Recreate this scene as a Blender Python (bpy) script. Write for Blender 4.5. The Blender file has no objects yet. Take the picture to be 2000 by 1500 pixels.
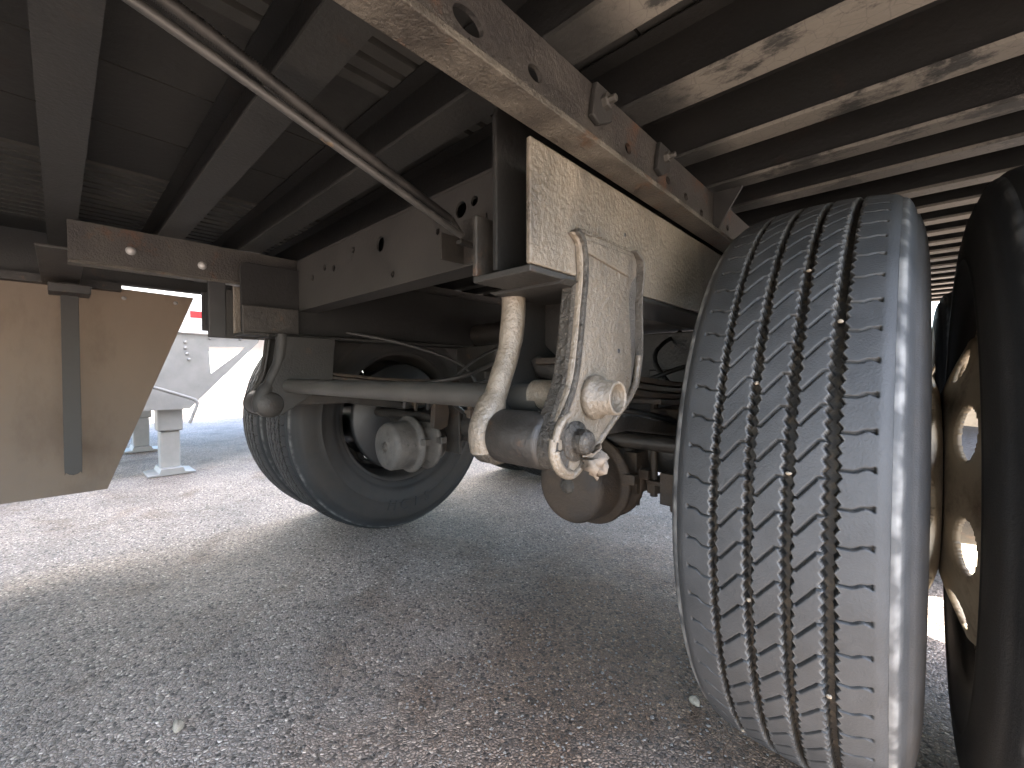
import bpy, math, random
import numpy as np
from math import radians, sin, cos, pi
from mathutils import Vector, Matrix
random.seed(7); rng = np.random.default_rng(5)
scene = bpy.context.scene

# ---------------------------------------------------------------- camera, sky, sun, exposure
cam_d = bpy.data.cameras.new('camera'); cam = bpy.data.objects.new('camera', cam_d)
scene.collection.objects.link(cam); scene.camera = cam
cam.location = (0, 0, .685)
cam.rotation_euler = (radians(90 - 1.24), 0, math.atan2(780, 831))
cam_d.sensor_width = 36; cam_d.lens = 36 * 831 / 2000
cam_d.clip_start = .01; cam_d.clip_end = 900
SUN_EL, SUN_AZ = 59, 94          # azimuth of the sun measured from +Y clockwise towards +X
w = bpy.data.worlds.new('World'); scene.world = w; w.use_nodes = True
wn = w.node_tree.nodes; wl = w.node_tree.links
sky = wn.new('ShaderNodeTexSky'); sky.sky_type = 'NISHITA'; sky.sun_disc = False
sky.sun_elevation = radians(SUN_EL); sky.sun_rotation = radians(SUN_AZ)
sky.air_density = 1.0; sky.dust_density = 2.0; sky.ozone_density = 1.0
wl.new(sky.outputs[0], wn['Background'].inputs[0]); wn['Background'].inputs[1].default_value = .15
sd = bpy.data.lights.new('sun', 'SUN'); so = bpy.data.objects.new('sun', sd); scene.collection.objects.link(so)
sd.energy = 4.8; sd.angle = radians(.5); sd.color = (1, .93, .82)
so.rotation_euler = (radians(90 - SUN_EL), 0, radians(180 - SUN_AZ))
so.location = (5, -1, 8)
scene.view_settings.view_transform = 'Standard'; scene.view_settings.look = 'None'
scene.view_settings.gamma = 1; scene.view_settings.use_curve_mapping = False
scene.view_settings.exposure = 3.8
scene.render.engine = 'CYCLES'
scene.cycles.max_bounces = 10; scene.cycles.diffuse_bounces = 7

# ---------------------------------------------------------------- helpers
WLOC = {}
def setp(o, label=None, cat=None, group=None, kind=None):
    if label: o['label'] = label
    if cat: o['category'] = cat
    if group: o['group'] = group
    if kind: o['kind'] = kind
    return o
def place(o, loc, parent):
    loc = Vector(loc); WLOC[o.name] = loc
    if parent is not None:
        o.parent = parent; o.location = loc - WLOC[parent.name]
    else: o.location = loc
def empty(name, loc, parent=None):
    o = bpy.data.objects.new(name, None); scene.collection.objects.link(o); o.empty_display_size = .1
    place(o, loc, parent); return o
MX = [None]                       # mirror plane: generators called with it build the far side's twin
class MB:
    def __init__(s): s.v = []; s.f = []; s.sm = []
    def add(s, vs, fs, smooth=False):
        n = len(s.v)
        if MX[0] is not None:
            vs = [(2 * MX[0] - v[0], v[1], v[2]) for v in vs]; fs = [tuple(reversed(f)) for f in fs]
        s.v += [tuple(v) for v in vs]; s.f += [tuple(i + n for i in f) for f in fs]; s.sm += [smooth] * len(fs)
        return s
    def box(s, x0, x1, y0, y1, z0, z1):
        return s.add([(x, y, z) for z in (z0, z1) for y in (y0, y1) for x in (x0, x1)],
              [(0, 2, 3, 1), (4, 5, 7, 6), (0, 1, 5, 4), (2, 6, 7, 3), (0, 4, 6, 2), (1, 3, 7, 5)])
    def prism(s, poly, axis, a0, a1):
        def m(p, q, a): return {'x': (a, p, q), 'y': (p, a, q), 'z': (p, q, a)}[axis]
        n = len(poly)
        A = sum(poly[i][0] * poly[(i + 1) % n][1] - poly[(i + 1) % n][0] * poly[i][1] for i in range(n))
        if (A < 0) != (axis == 'y'): poly = poly[::-1]
        vs = [m(p, q, a0) for p, q in poly] + [m(p, q, a1) for p, q in poly]
        fs = [tuple(reversed(range(n))), tuple(range(n, 2 * n))] + [(i, (i + 1) % n, n + (i + 1) % n, n + i) for i in range(n)]
        return s.add(vs, fs)
    def tube(s, pts, r, seg=12, caps=True, asp=1.0):
        pts = [Vector(p) for p in pts]; n = len(pts); rs = r if isinstance(r, (list, tuple)) else [r] * n
        vs = []; fs = []; ref = None
        for i, p in enumerate(pts):
            t = (pts[min(i + 1, n - 1)] - pts[max(i - 1, 0)]).normalized()
            if ref is None: ref = Vector((1, 0, 0)) if abs(t.x) < .8 else Vector((0, 0, 1))
            a = (ref - t * ref.dot(t)).normalized(); b = t.cross(a); ref = a
            for k in range(seg):
                an = 2 * pi * k / seg; vs.append(p + a * cos(an) * rs[i] + b * sin(an) * rs[i] * asp)
        for i in range(n - 1):
            for k in range(seg):
                k2 = (k + 1) % seg
                fs.append((i * seg + k, i * seg + k2, (i + 1) * seg + k2, (i + 1) * seg + k))
        s.add(vs, fs, True)
        if caps:
            s.add([vs[k] for k in range(seg)], [tuple(reversed(range(seg)))])
            s.add([vs[(n - 1) * seg + k] for k in range(seg)], [tuple(range(seg))])
        return s
    def lathe(s, c, axis, prof, seg=40, smooth=True):
        """prof: (along, radius) pairs round an axis through c"""
        c = Vector(c); vs = []; fs = []; n = len(prof)
        for a, r in prof:
            for k in range(seg):
                an = 2 * pi * k / seg; p, q = r * cos(an), r * sin(an)
                vs.append(c + Vector({'x': (a, p, q), 'y': (q, a, p), 'z': (p, q, a)}[axis]))
        for i in range(n - 1):
            for k in range(seg):
                k2 = (k + 1) % seg
                fs.append((i * seg + k, i * seg + k2, (i + 1) * seg + k2, (i + 1) * seg + k))
        return s.add(vs, [f[::-1] for f in fs], smooth)
    def strip(s, path, axis_x0, axis_x1, th):
        """flange: a plate following a (y,z) path, from x0 to x1 wide, th thick"""
        n = len(path); L = []; Rr = []
        for i in range(n):
            a = path[max(i - 1, 0)]; b = path[min(i + 1, n - 1)]
            dy, dz = b[0] - a[0], b[1] - a[1]; l = math.hypot(dy, dz) or 1
            ny, nz = -dz / l * th / 2, dy / l * th / 2
            L.append((path[i][0] + ny, path[i][1] + nz)); Rr.append((path[i][0] - ny, path[i][1] - nz))
        return s.prism(L + Rr[::-1], 'x', axis_x0, axis_x1)
    def build(s, name, mat, parent=None, bevel=0, smooth_all=False):
        vs = np.array(s.v); c = (vs.min(0) + vs.max(0)) / 2
        me = bpy.data.meshes.new(name); me.from_pydata([tuple(v) for v in (vs - c)], [], s.f); me.validate()
        if len(me.polygons) == len(s.sm): me.polygons.foreach_set('use_smooth', [bool(x or smooth_all) for x in s.sm])
        me.materials.append(mat)
        o = bpy.data.objects.new(name, me); scene.collection.objects.link(o); place(o, c, parent)
        if bevel:
            b = o.modifiers.new('bevel', 'BEVEL'); b.width = bevel; b.segments = 2; b.limit_method = 'ANGLE'; b.angle_limit = radians(35)
        return o
def inst(src, name, loc, parent=None, rot=(0, 0, 0)):
    o = src.copy(); o.name = name; scene.collection.objects.link(o); o.rotation_euler = rot
    place(o, loc, parent); return o
def smoothpath(p, k=3):
    P = [Vector(q) for q in p]; out = []
    for i in range(len(P) - 1):
        p0, p1, p2, p3 = P[max(i - 1, 0)], P[i], P[i + 1], P[min(i + 2, len(P) - 1)]
        for j in range(k):
            t = j / k
            out.append(tuple(.5 * ((2 * p1) + (p2 - p0) * t + (2 * p0 - 5 * p1 + 4 * p2 - p3) * t * t + (3 * p1 - p0 - 3 * p2 + p3) * t ** 3)))
    out.append(tuple(P[-1])); return out

# ---------------------------------------------------------------- materials
def mat(name, c1, c2, scale=12, rough=(.5, .8), bump=.15, bscale=120, metal=0, spots=None, spot_scale=25, spot_lo=.58,
        spot_hi=.66, streak=None, spec=.5, bdist=.004, detail=8, c3=None, tone=None):
    m = bpy.data.materials.new(name); m.use_nodes = True; nt = m.node_tree; N = nt.nodes; L = nt.links
    k_ = .50 if tone is None else tone; c1 = tuple(v * k_ for v in c1); c2 = tuple(v * k_ for v in c2)
    if spots: spots = tuple(v * k_ for v in spots)
    if c3: c3 = tuple(v * k_ for v in c3)
    b = N['Principled BSDF']; g = N.new('ShaderNodeNewGeometry'); pos = g.outputs['Position']
    if streak:
        mp = N.new('ShaderNodeMapping'); mp.inputs['Scale'].default_value = streak; L.new(pos, mp.inputs[0]); pos2 = mp.outputs[0]
    else: pos2 = pos
    n1 = N.new('ShaderNodeTexNoise'); n1.inputs['Scale'].default_value = scale; n1.inputs['Detail'].default_value = detail
    n1.inputs['Roughness'].default_value = .65; L.new(pos2, n1.inputs['Vector'])
    cr = N.new('ShaderNodeValToRGB'); cr.color_ramp.elements[0].position = .34; cr.color_ramp.elements[1].position = .66
    cr.color_ramp.elements[0].color = (*c1, 1); cr.color_ramp.elements[1].color = (*c2, 1); L.new(n1.outputs[0], cr.inputs[0])
    col = cr.outputs[0]
    if c3:
        n4 = N.new('ShaderNodeTexNoise'); n4.inputs['Scale'].default_value = scale * 8; n4.inputs['Detail'].default_value = 4; L.new(pos, n4.inputs['Vector'])
        r4 = N.new('ShaderNodeMapRange'); r4.inputs[1].default_value = .5; r4.inputs[2].default_value = .75; L.new(n4.outputs[0], r4.inputs[0])
        mx = N.new('ShaderNodeMixRGB'); L.new(r4.outputs[0], mx.inputs[0]); L.new(col, mx.inputs[1]); mx.inputs[2].default_value = (*c3, 1); col = mx.outputs[0]
    if spots:
        n2 = N.new('ShaderNodeTexNoise'); n2.inputs['Scale'].default_value = spot_scale; n2.inputs['Detail'].default_value = 7; n2.inputs['Roughness'].default_value = .7
        L.new(pos2, n2.inputs['Vector'])
        r2 = N.new('ShaderNodeMapRange'); r2.inputs[1].default_value = spot_lo; r2.inputs[2].default_value = spot_hi; L.new(n2.outputs[0], r2.inputs[0])
        mx = N.new('ShaderNodeMixRGB'); L.new(r2.outputs[0], mx.inputs[0]); L.new(col, mx.inputs[1]); mx.inputs[2].default_value = (*spots, 1); col = mx.outputs[0]
    L.new(col, b.inputs['Base Color'])
    mr = N.new('ShaderNodeMapRange'); mr.inputs[3].default_value = rough[0]; mr.inputs[4].default_value = rough[1]
    L.new(n1.outputs[0], mr.inputs[0]); L.new(mr.outputs[0], b.inputs['Roughness'])
    b.inputs['Metallic'].default_value = metal; b.inputs['Specular IOR Level'].default_value = spec
    if bump:
        n3 = N.new('ShaderNodeTexNoise'); n3.inputs['Scale'].default_value = bscale; n3.inputs['Detail'].default_value = 6; n3.inputs['Roughness'].default_value = .6
        L.new(pos, n3.inputs['Vector'])
        bp = N.new('ShaderNodeBump'); bp.inputs['Strength'].default_value = bump; bp.inputs['Distance'].default_value = bdist
        L.new(n3.outputs[0], bp.inputs['Height']); L.new(bp.outputs[0], b.inputs['Normal'])
    m['col'] = 1
    return m
M = {}
M['frame'] = mat('dusty_frame_paint', (.020, .0195, .018), (.041, .039, .035), 9, (.5, .75), .3, 160, spots=(.075, .04, .022), spot_scale=14, spot_lo=.6, spot_hi=.72)
M['member'] = mat('shaded_steel', (.0035, .0035, .0032), (.007, .006, .005), 6, (.6, .85), .25, 120, spots=(.03, .014, .007), spot_scale=9, spot_lo=.6, spot_hi=.75)  # near-black: shade between the beams and inside the box rail painted in
M['floor'] = mat('floor_underside', (.026, .026, .024), (.044, .043, .040), 5, (.7, .9), .3, 60, spots=(.035, .02, .012), spot_scale=6, spot_lo=.6, spot_hi=.8)
M['hanger'] = mat('undercoated_steel', (.105, .088, .068), (.205, .172, .132), 8, (.20, .40), .6, 150, spots=(.045, .036, .029), spot_scale=12, spot_lo=.52, spot_hi=.74, streak=(1, 1, .4), bdist=.006, tone=.84, spec=.75, detail=6)
M['channel'] = mat('grey_channel', (.040, .038, .035), (.066, .062, .056), 8, (.5, .75), .15, 150)
M['slat'] = mat('slat_wood', (.050, .050, .046), (.085, .083, .077), 9, (.7, .9), .3, 60)
M['leafsteel'] = mat('spring_steel', (.05, .042, .034), (.10, .085, .068), 16, (.4, .7), .5, 120, spots=(.14, .075, .035), spot_scale=14, spot_lo=.56, spot_hi=.68)
M['hangershade'] = mat('shaded_undercoat', (.10, .092, .082), (.17, .155, .135), 14, (.35, .6), 1.0, 190, spots=(.05, .043, .038), spot_scale=30, spot_lo=.56, spot_hi=.68)  # darker hanger copy: shade on the back plate and rear flange painted in
M['hangerdark'] = mat('pitted_black_steel', (.03, .027, .024), (.10, .088, .072), 40, (.35, .6), 1.0, 130, spots=(.2, .18, .15), spot_scale=90, spot_lo=.58, spot_hi=.66, bdist=.006)
M['rust'] = mat('rusty_steel', (.045, .034, .025), (.10, .068, .043), 9, (.6, .85), .5, 150, spots=(.035, .03, .027), spot_scale=16, spot_lo=.5, spot_hi=.68)
M['chamber'] = mat('dusty_brake_can', (.08, .074, .068), (.17, .158, .144), 22, (.5, .8), .4, 120, spots=(.05, .045, .04), spot_scale=40, spot_lo=.58, spot_hi=.66)
M['pipe'] = mat('dusty_pipe', (.066, .062, .055), (.10, .094, .083), 14, (.4, .65), .15, 90)
M['axle'] = mat('axle_grime', (.020, .018, .016), (.055, .048, .041), 20, (.4, .7), .4, 120, spots=(.12, .065, .035), spot_scale=18, spot_lo=.6, spot_hi=.7)
M['rubberdark'] = mat('hose_rubber', (.022, .022, .022), (.06, .056, .052), 30, (.4, .7), .1, 100)
M['rod'] = mat('grey_rod', (.06, .06, .058), (.105, .102, .097), 30, (.35, .6), .1, 150, spots=(.3, .2, .1), spot_scale=14, spot_lo=.64, spot_hi=.72)
M['rim'] = mat('dusty_rim', (.20, .165, .12), (.33, .28, .21), 7, (.55, .8), .1, 80, spots=(.10, .07, .045), spot_scale=13, spot_lo=.5, spot_hi=.7, tone=.9)
M['rimshade'] = mat('shaded_rim', (.03, .026, .023), (.065, .054, .045), 14, (.5, .8), .2, 80)  # darker rim copy: shade inside the far wheels painted in
M['strut'] = mat('strut_plastic', (.024, .022, .019), (.038, .034, .030), 14, (.5, .7), .05, 100)
M['alu'] = mat('bright_rail', (.42, .41, .39), (.55, .54, .52), 7, (.3, .5), .03, 100, metal=.3, tone=.7)
M['white'] = mat('white_panel', (.72, .72, .71), (.8, .8, .79), 3, (.35, .5), .02, 60, tone=1)
M['galv'] = mat('galvanised_plate', (.28, .275, .265), (.35, .34, .325), 9, (.45, .65), .05, 80, tone=.7)
M['red'] = mat('red_tape', (.55, .03, .035), (.62, .04, .045), 30, (.3, .4), 0, tone=.7)
M['stone'] = mat('pale_stone', (.22, .185, .14), (.42, .36, .28), 90, (.6, .9), .3, 400, tone=.7)
M['leaf'] = mat('dry_leaf', (.16, .13, .10), (.30, .25, .20), 60, (.7, .9), .3, 300, tone=.7)
M['black'] = mat('black_plastic', (.025, .026, .028), (.04, .04, .042), 20, (.4, .6), .05, 100)
# skirt: composite panel that lets some daylight through
M['skirt'] = mat('skirt_composite', (.21, .175, .14), (.30, .25, .195), 3.0, (.5, .7), .12, 140, spots=(.11, .085, .065), spot_scale=7, spot_lo=.5, spot_hi=.72, streak=(1, 1, .45))
nt = M['skirt'].node_tree; N = nt.nodes; L = nt.links
tr = N.new('ShaderNodeBsdfTranslucent'); tr.inputs[0].default_value = (.33, .26, .195, 1)
ms = N.new('ShaderNodeMixShader'); ms.inputs[0].default_value = .36
L.new(N['Principled BSDF'].outputs[0], ms.inputs[1]); L.new(tr.outputs[0], ms.inputs[2]); L.new(ms.outputs[0], N['Material Output'].inputs[0])
# crossmember flange: peeling pale coat outboard of the rail
def flange_mat():
    m = mat('peeling_flange', (.023, .0235, .022), (.040, .040, .037), 8, (.5, .8), .3, 140, spots=(.05, .028, .016), spot_scale=14, spot_lo=.62, spot_hi=.75)
    nt = m.node_tree; N = nt.nodes; L = nt.links; b = N['Principled BSDF']
    src = b.inputs['Base Color'].links[0].from_socket
    g = N.new('ShaderNodeNewGeometry'); sx = N.new('ShaderNodeSeparateXYZ'); L.new(g.outputs['Position'], sx.inputs[0])
    a = N.new('ShaderNodeMapRange'); a.inputs[1].default_value = -.29; a.inputs[2].default_value = -.22; L.new(sx.outputs[0], a.inputs[0])
    n = N.new('ShaderNodeTexNoise'); n.inputs['Scale'].default_value = 9; n.inputs['Detail'].default_value = 12; n.inputs['Roughness'].default_value = .72; n.inputs['Distortion'].default_value = .15; mpo = N.new('ShaderNodeMapping'); mpo.inputs['Location'].default_value = (.33, 0, 2.1); mpo.inputs['Scale'].default_value = (.7, 1, 1); L.new(g.outputs['Position'], mpo.inputs[0]); L.new(mpo.outputs[0], n.inputs['Vector'])
    r = N.new('ShaderNodeMapRange'); r.inputs[1].default_value = .44; r.inputs[2].default_value = .50; L.new(n.outputs[0], r.inputs[0])
    v = N.new('ShaderNodeTexVoronoi'); v.feature = 'DISTANCE_TO_EDGE'; v.inputs['Scale'].default_value = 55; L.new(g.outputs['Position'], v.inputs['Vector'])
    vr = N.new('ShaderNodeMapRange'); vr.inputs[1].default_value = .01; vr.inputs[2].default_value = .04; vr.inputs[3].default_value = .75; L.new(v.outputs[0], vr.inputs[0])
    mu = N.new('ShaderNodeMath'); mu.operation = 'MULTIPLY'; L.new(a.outputs[0], mu.inputs[0]); L.new(r.outputs[0], mu.inputs[1])
    # farther members are evenly pale
    y = N.new('ShaderNodeMapRange'); y.inputs[1].default_value = .9; y.inputs[2].default_value = 1.35; L.new(sx.outputs[1], y.inputs[0])
    mx0 = N.new('ShaderNodeMath'); mx0.operation = 'MAXIMUM'; L.new(mu.outputs[0], mx0.inputs[0]); L.new(y.outputs[0], mx0.inputs[1])
    mu3 = N.new('ShaderNodeMath'); mu3.operation = 'MULTIPLY'; L.new(mx0.outputs[0], mu3.inputs[0]); L.new(a.outputs[0], mu3.inputs[1])
    mu2 = N.new('ShaderNodeMath'); mu2.operation = 'MULTIPLY'; L.new(mu3.outputs[0], mu2.inputs[0]); L.new(vr.outputs[0], mu2.inputs[1])
    mx = N.new('ShaderNodeMixRGB'); L.new(mu2.outputs[0], mx.inputs[0]); L.new(src, mx.inputs[1]); mx.inputs[2].default_value = (.12, .11, .094, 1)
    L.new(mx.outputs[0], b.inputs['Base Color']); return m
M['flange'] = flange_mat()
# tyre rubber with dirt packed in the grooves and their shade painted in (vertex attribute = groove depth)
def rubber(tn=.98):
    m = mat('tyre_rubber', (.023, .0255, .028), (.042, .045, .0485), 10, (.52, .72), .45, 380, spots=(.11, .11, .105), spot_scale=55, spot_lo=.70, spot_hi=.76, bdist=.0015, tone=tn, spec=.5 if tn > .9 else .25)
    nt = m.node_tree; N = nt.nodes; L = nt.links; b = N['Principled BSDF']
    src = b.inputs['Base Color'].links[0].from_socket
    at = N.new('ShaderNodeAttribute'); at.attribute_name = 'groove'
    n = N.new('ShaderNodeTexNoise'); n.inputs['Scale'].default_value = 110; n.inputs['Detail'].default_value = 5
    g = N.new('ShaderNodeNewGeometry'); L.new(g.outputs['Position'], n.inputs['Vector'])
    r = N.new('ShaderNodeValToRGB'); r.color_ramp.elements[0].position = .48; r.color_ramp.elements[1].position = .75
    r.color_ramp.elements[0].color = (.006, .0055, .005, 1); r.color_ramp.elements[1].color = (.045, .034, .02, 1); L.new(n.outputs[0], r.inputs[0])
    mx = N.new('ShaderNodeMixRGB'); L.new(at.outputs['Fac'], mx.inputs[0]); L.new(src, mx.inputs[1]); L.new(r.outputs[0], mx.inputs[2])
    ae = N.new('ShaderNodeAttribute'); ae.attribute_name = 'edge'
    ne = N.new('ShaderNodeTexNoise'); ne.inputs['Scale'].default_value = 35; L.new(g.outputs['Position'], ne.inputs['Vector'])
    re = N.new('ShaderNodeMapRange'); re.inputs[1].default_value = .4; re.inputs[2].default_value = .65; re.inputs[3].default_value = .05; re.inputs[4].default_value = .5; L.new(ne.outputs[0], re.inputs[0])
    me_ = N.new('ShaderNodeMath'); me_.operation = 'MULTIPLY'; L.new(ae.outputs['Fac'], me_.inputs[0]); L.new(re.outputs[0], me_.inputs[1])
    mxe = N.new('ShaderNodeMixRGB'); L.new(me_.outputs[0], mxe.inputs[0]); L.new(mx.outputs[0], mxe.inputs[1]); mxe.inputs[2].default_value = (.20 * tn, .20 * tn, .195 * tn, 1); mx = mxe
    # dusty sidewalls
    a2 = N.new('ShaderNodeAttribute'); a2.attribute_name = 'side'
    n2 = N.new('ShaderNodeTexNoise'); n2.inputs['Scale'].default_value = 6; n2.inputs['Detail'].default_value = 8; n2.inputs['Roughness'].default_value = .7; L.new(g.outputs['Position'], n2.inputs['Vector'])
    r2 = N.new('ShaderNodeMapRange'); r2.inputs[1].default_value = .35; r2.inputs[2].default_value = .7; r2.inputs[3].default_value = .15; r2.inputs[4].default_value = .8; L.new(n2.outputs[0], r2.inputs[0])
    mu = N.new('ShaderNodeMath'); mu.operation = 'MULTIPLY'; L.new(a2.outputs['Fac'], mu.inputs[0]); L.new(r2.outputs[0], mu.inputs[1])
    m2 = N.new('ShaderNodeMixRGB'); L.new(mu.outputs[0], m2.inputs[0]); L.new(mx.outputs[0], m2.inputs[1]); m2.inputs[2].default_value = (.07 * tn, .06 * tn, .05 * tn, 1)
    L.new(m2.outputs[0], b.inputs['Base Color']); return m
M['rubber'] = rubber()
M['rubber_far_shaded'] = rubber(.42)  # darker tyre copy: shade on the far wheels painted in
M['rubber_outer_shaded'] = rubber(.38)  # darker tyre copy: shade on the outer near wheels painted in
M['flangeplate'] = mat('dirty_flange', (.06, .05, .04), (.17, .15, .12), 22, (.4, .65), 1.0, 200, spots=(.12, .055, .022), spot_scale=18, spot_lo=.58, spot_hi=.68)
M['railweb'] = mat('rusty_rail_web', (.035, .03, .027), (.085, .075, .062), 14, (.45, .7), .8, 180, spots=(.13, .055, .022), spot_scale=11, spot_lo=.56, spot_hi=.66)
def asphalt():
    m = bpy.data.materials.new('asphalt'); m.use_nodes = True; nt = m.node_tree; N = nt.nodes; L = nt.links; b = N['Principled BSDF']
    g = N.new('ShaderNodeNewGeometry'); pos = g.outputs['Position']
    v = N.new('ShaderNodeTexVoronoi'); v.inputs['Scale'].default_value = 150; L.new(pos, v.inputs['Vector'])
    v2 = N.new('ShaderNodeTexVoronoi'); v2.feature = 'DISTANCE_TO_EDGE'; v2.inputs['Scale'].default_value = 150; L.new(pos, v2.inputs['Vector'])
    wv = N.new('ShaderNodeSeparateColor'); L.new(v.outputs['Color'], wv.inputs[0])
    cr = N.new('ShaderNodeValToRGB'); E = cr.color_ramp.elements
    E[0].color = (.045, .037, .032, 1); E[1].color = (.58, .53, .47, 1); E[0].position = .0; E[1].position = 1
    for p, c in ((.10, (.07, .06, .052)), (.2, (.19, .168, .15)), (.5, (.265, .228, .20)), (.8, (.30, .255, .22)), (.95, (.40, .36, .32))):
        e = E.new(p); e.color = (*c, 1)
    L.new(wv.outputs[0], cr.inputs[0])
    er = N.new('ShaderNodeMapRange'); er.inputs[1].default_value = .0; er.inputs[2].default_value = .16; L.new(v2.outputs[0], er.inputs[0])
    mx = N.new('ShaderNodeMixRGB'); mx.inputs[1].default_value = (.11, .094, .082, 1); L.new(er.outputs[0], mx.inputs[0]); L.new(cr.outputs[0], mx.inputs[2])
    n = N.new('ShaderNodeTexNoise'); n.inputs['Scale'].default_value = 2.2; n.inputs['Detail'].default_value = 9; n.inputs['Roughness'].default_value = .6; L.new(pos, n.inputs['Vector'])
    r = N.new('ShaderNodeMapRange'); r.inputs[1].default_value = .3; r.inputs[2].default_value = .7; r.inputs[3].default_value = .72; r.inputs[4].default_value = 1.28; L.new(n.outputs[0], r.inputs[0])
    m2 = N.new('ShaderNodeMixRGB'); m2.blend_type = 'MULTIPLY'; m2.inputs[0].default_value = 1; L.new(mx.outputs[0], m2.inputs[1]); L.new(r.outputs[0], m2.inputs[2])
    # brown patch by the wheel: the tyre's shadow painted into the asphalt
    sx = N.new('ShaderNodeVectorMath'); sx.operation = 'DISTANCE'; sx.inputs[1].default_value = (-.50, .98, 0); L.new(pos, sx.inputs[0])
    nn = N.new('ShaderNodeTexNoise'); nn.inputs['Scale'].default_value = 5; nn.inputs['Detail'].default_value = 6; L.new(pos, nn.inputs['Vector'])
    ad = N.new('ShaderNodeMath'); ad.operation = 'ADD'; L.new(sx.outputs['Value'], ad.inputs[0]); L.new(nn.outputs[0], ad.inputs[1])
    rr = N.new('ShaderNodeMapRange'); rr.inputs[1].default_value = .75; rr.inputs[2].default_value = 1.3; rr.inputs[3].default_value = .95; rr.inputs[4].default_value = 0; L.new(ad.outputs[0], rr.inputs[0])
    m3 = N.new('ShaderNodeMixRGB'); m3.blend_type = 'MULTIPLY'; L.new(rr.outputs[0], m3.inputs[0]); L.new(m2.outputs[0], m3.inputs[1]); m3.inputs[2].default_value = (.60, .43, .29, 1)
    ns = N.new('ShaderNodeTexNoise'); ns.inputs['Scale'].default_value = 3.3; ns.inputs['Detail'].default_value = 5; ns.inputs['Distortion'].default_value = .8; L.new(pos, ns.inputs['Vector'])
    rs = N.new('ShaderNodeMapRange'); rs.inputs[1].default_value = .54; rs.inputs[2].default_value = .68; rs.inputs[4].default_value = .55; L.new(ns.outputs[0], rs.inputs[0])
    m4 = N.new('ShaderNodeMixRGB'); m4.blend_type = 'MULTIPLY'; L.new(rs.outputs[0], m4.inputs[0]); L.new(m3.outputs[0], m4.inputs[1]); m4.inputs[2].default_value = (.60, .50, .41, 1)
    m5 = N.new('ShaderNodeMixRGB'); m5.blend_type = 'MULTIPLY'; m5.inputs[0].default_value = 1; L.new(m4.outputs[0], m5.inputs[1]); m5.inputs[2].default_value = (1.16, 1.08, 1.02, 1); m4 = m5
    L.new(m4.outputs[0], b.inputs['Base Color']); b.inputs['Roughness'].default_value = .75
    n3 = N.new('ShaderNodeTexNoise'); n3.inputs['Scale'].default_value = 60; n3.inputs['Detail'].default_value = 8; L.new(pos, n3.inputs['Vector'])
    am = N.new('ShaderNodeMath'); am.operation = 'MULTIPLY_ADD'; L.new(v2.outputs[0], am.inputs[0]); am.inputs[1].default_value = 1.6; L.new(n3.outputs[0], am.inputs[2])
    ab = N.new('ShaderNodeMath'); ab.operation = 'ADD'; L.new(am.outputs[0], ab.inputs[0]); L.new(wv.outputs[1], ab.inputs[1])
    bp = N.new('ShaderNodeBump'); bp.inputs['Strength'].default_value = 1; bp.inputs['Distance'].default_value = .005
    L.new(ab.outputs[0], bp.inputs['Height']); L.new(bp.outputs[0], b.inputs['Normal']); return m
M['asphalt'] = asphalt()

# ---------------------------------------------------------------- ground
g = MB(); g.add([(-400, -400, 0), (400, -400, 0), (400, 400, 0), (-400, 400, 0)], [(0, 1, 2, 3)])
setp(g.build('ground', M['asphalt']), kind='structure')
# loose chips bedded in the surface
ch = MB(); ico = [(0, 0, 1), (.9, 0, .35), (.3, .85, .4), (-.75, .5, .3), (-.75, -.5, .4), (.3, -.85, .3), (.9, .2, -.4), (-.2, .9, -.4), (-.9, -.1, -.4), (-.1, -.9, -.4), (.6, -.6, -.4)]
icf = [(0, 1, 2), (0, 2, 3), (0, 3, 4), (0, 4, 5), (0, 5, 1), (1, 6, 2), (2, 7, 3), (3, 8, 4), (4, 9, 5), (5, 10, 1), (2, 6, 7), (3, 7, 8), (4, 8, 9), (5, 9, 10), (1, 10, 6)]
for i in range(9000):
    d = random.random() ** 1.4 * 1.9 + .28; a = radians(random.uniform(-108, 8))
    x, y = d * sin(a), d * cos(a); s = random.uniform(.0012, .0034) * (1 if random.random() < .97 else 1.6)
    an = random.random() * 6.28; ca, sa = cos(an), sin(an); sx_, sy_, sz_ = s * random.uniform(.8, 1.4), s * random.uniform(.6, 1.1), s * random.uniform(.4, .7)
    ch.add([(x + (p[0] * sx_ * ca - p[1] * sy_ * sa), y + (p[0] * sx_ * sa + p[1] * sy_ * ca), .0002 + p[2] * sz_ + sz_ * .2) for p in ico], icf)
M['chips'] = mat('asphalt_chips', (.13, .115, .1), (.42, .37, .32), 260, (.6, .85), .2, 500, spots=(.5, .45, .4), spot_scale=210, spot_lo=.66, spot_hi=.66, detail=2, tone=.7)
setp(ch.build('asphalt_chips', M['chips']), 'small worn stone chips bedded in the asphalt under the trailer', 'gravel', kind='stuff')

# ---------------------------------------------------------------- the trailer
CX = -.94                       # trailer centre line
trailer = empty('semi_trailer', (CX, 1.05, 0))
setp(trailer, 'dark dusty semi trailer overhead, seen from underneath in front of its dual wheels', 'trailer')
WLOC[trailer.name] = Vector((CX, 1.05, 0))
XL, XR = -2.24, .36; YF = -2.7  # unseen front end of the trailer cut short to let skylight in
# cargo box and side rails
b = MB(); b.box(XL, XR, YF, 3.4, 1.205, 3.6); b.build('cargo_box', M['white'], trailer)  # unseen box top kept low so more daylight reaches the ground
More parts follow.
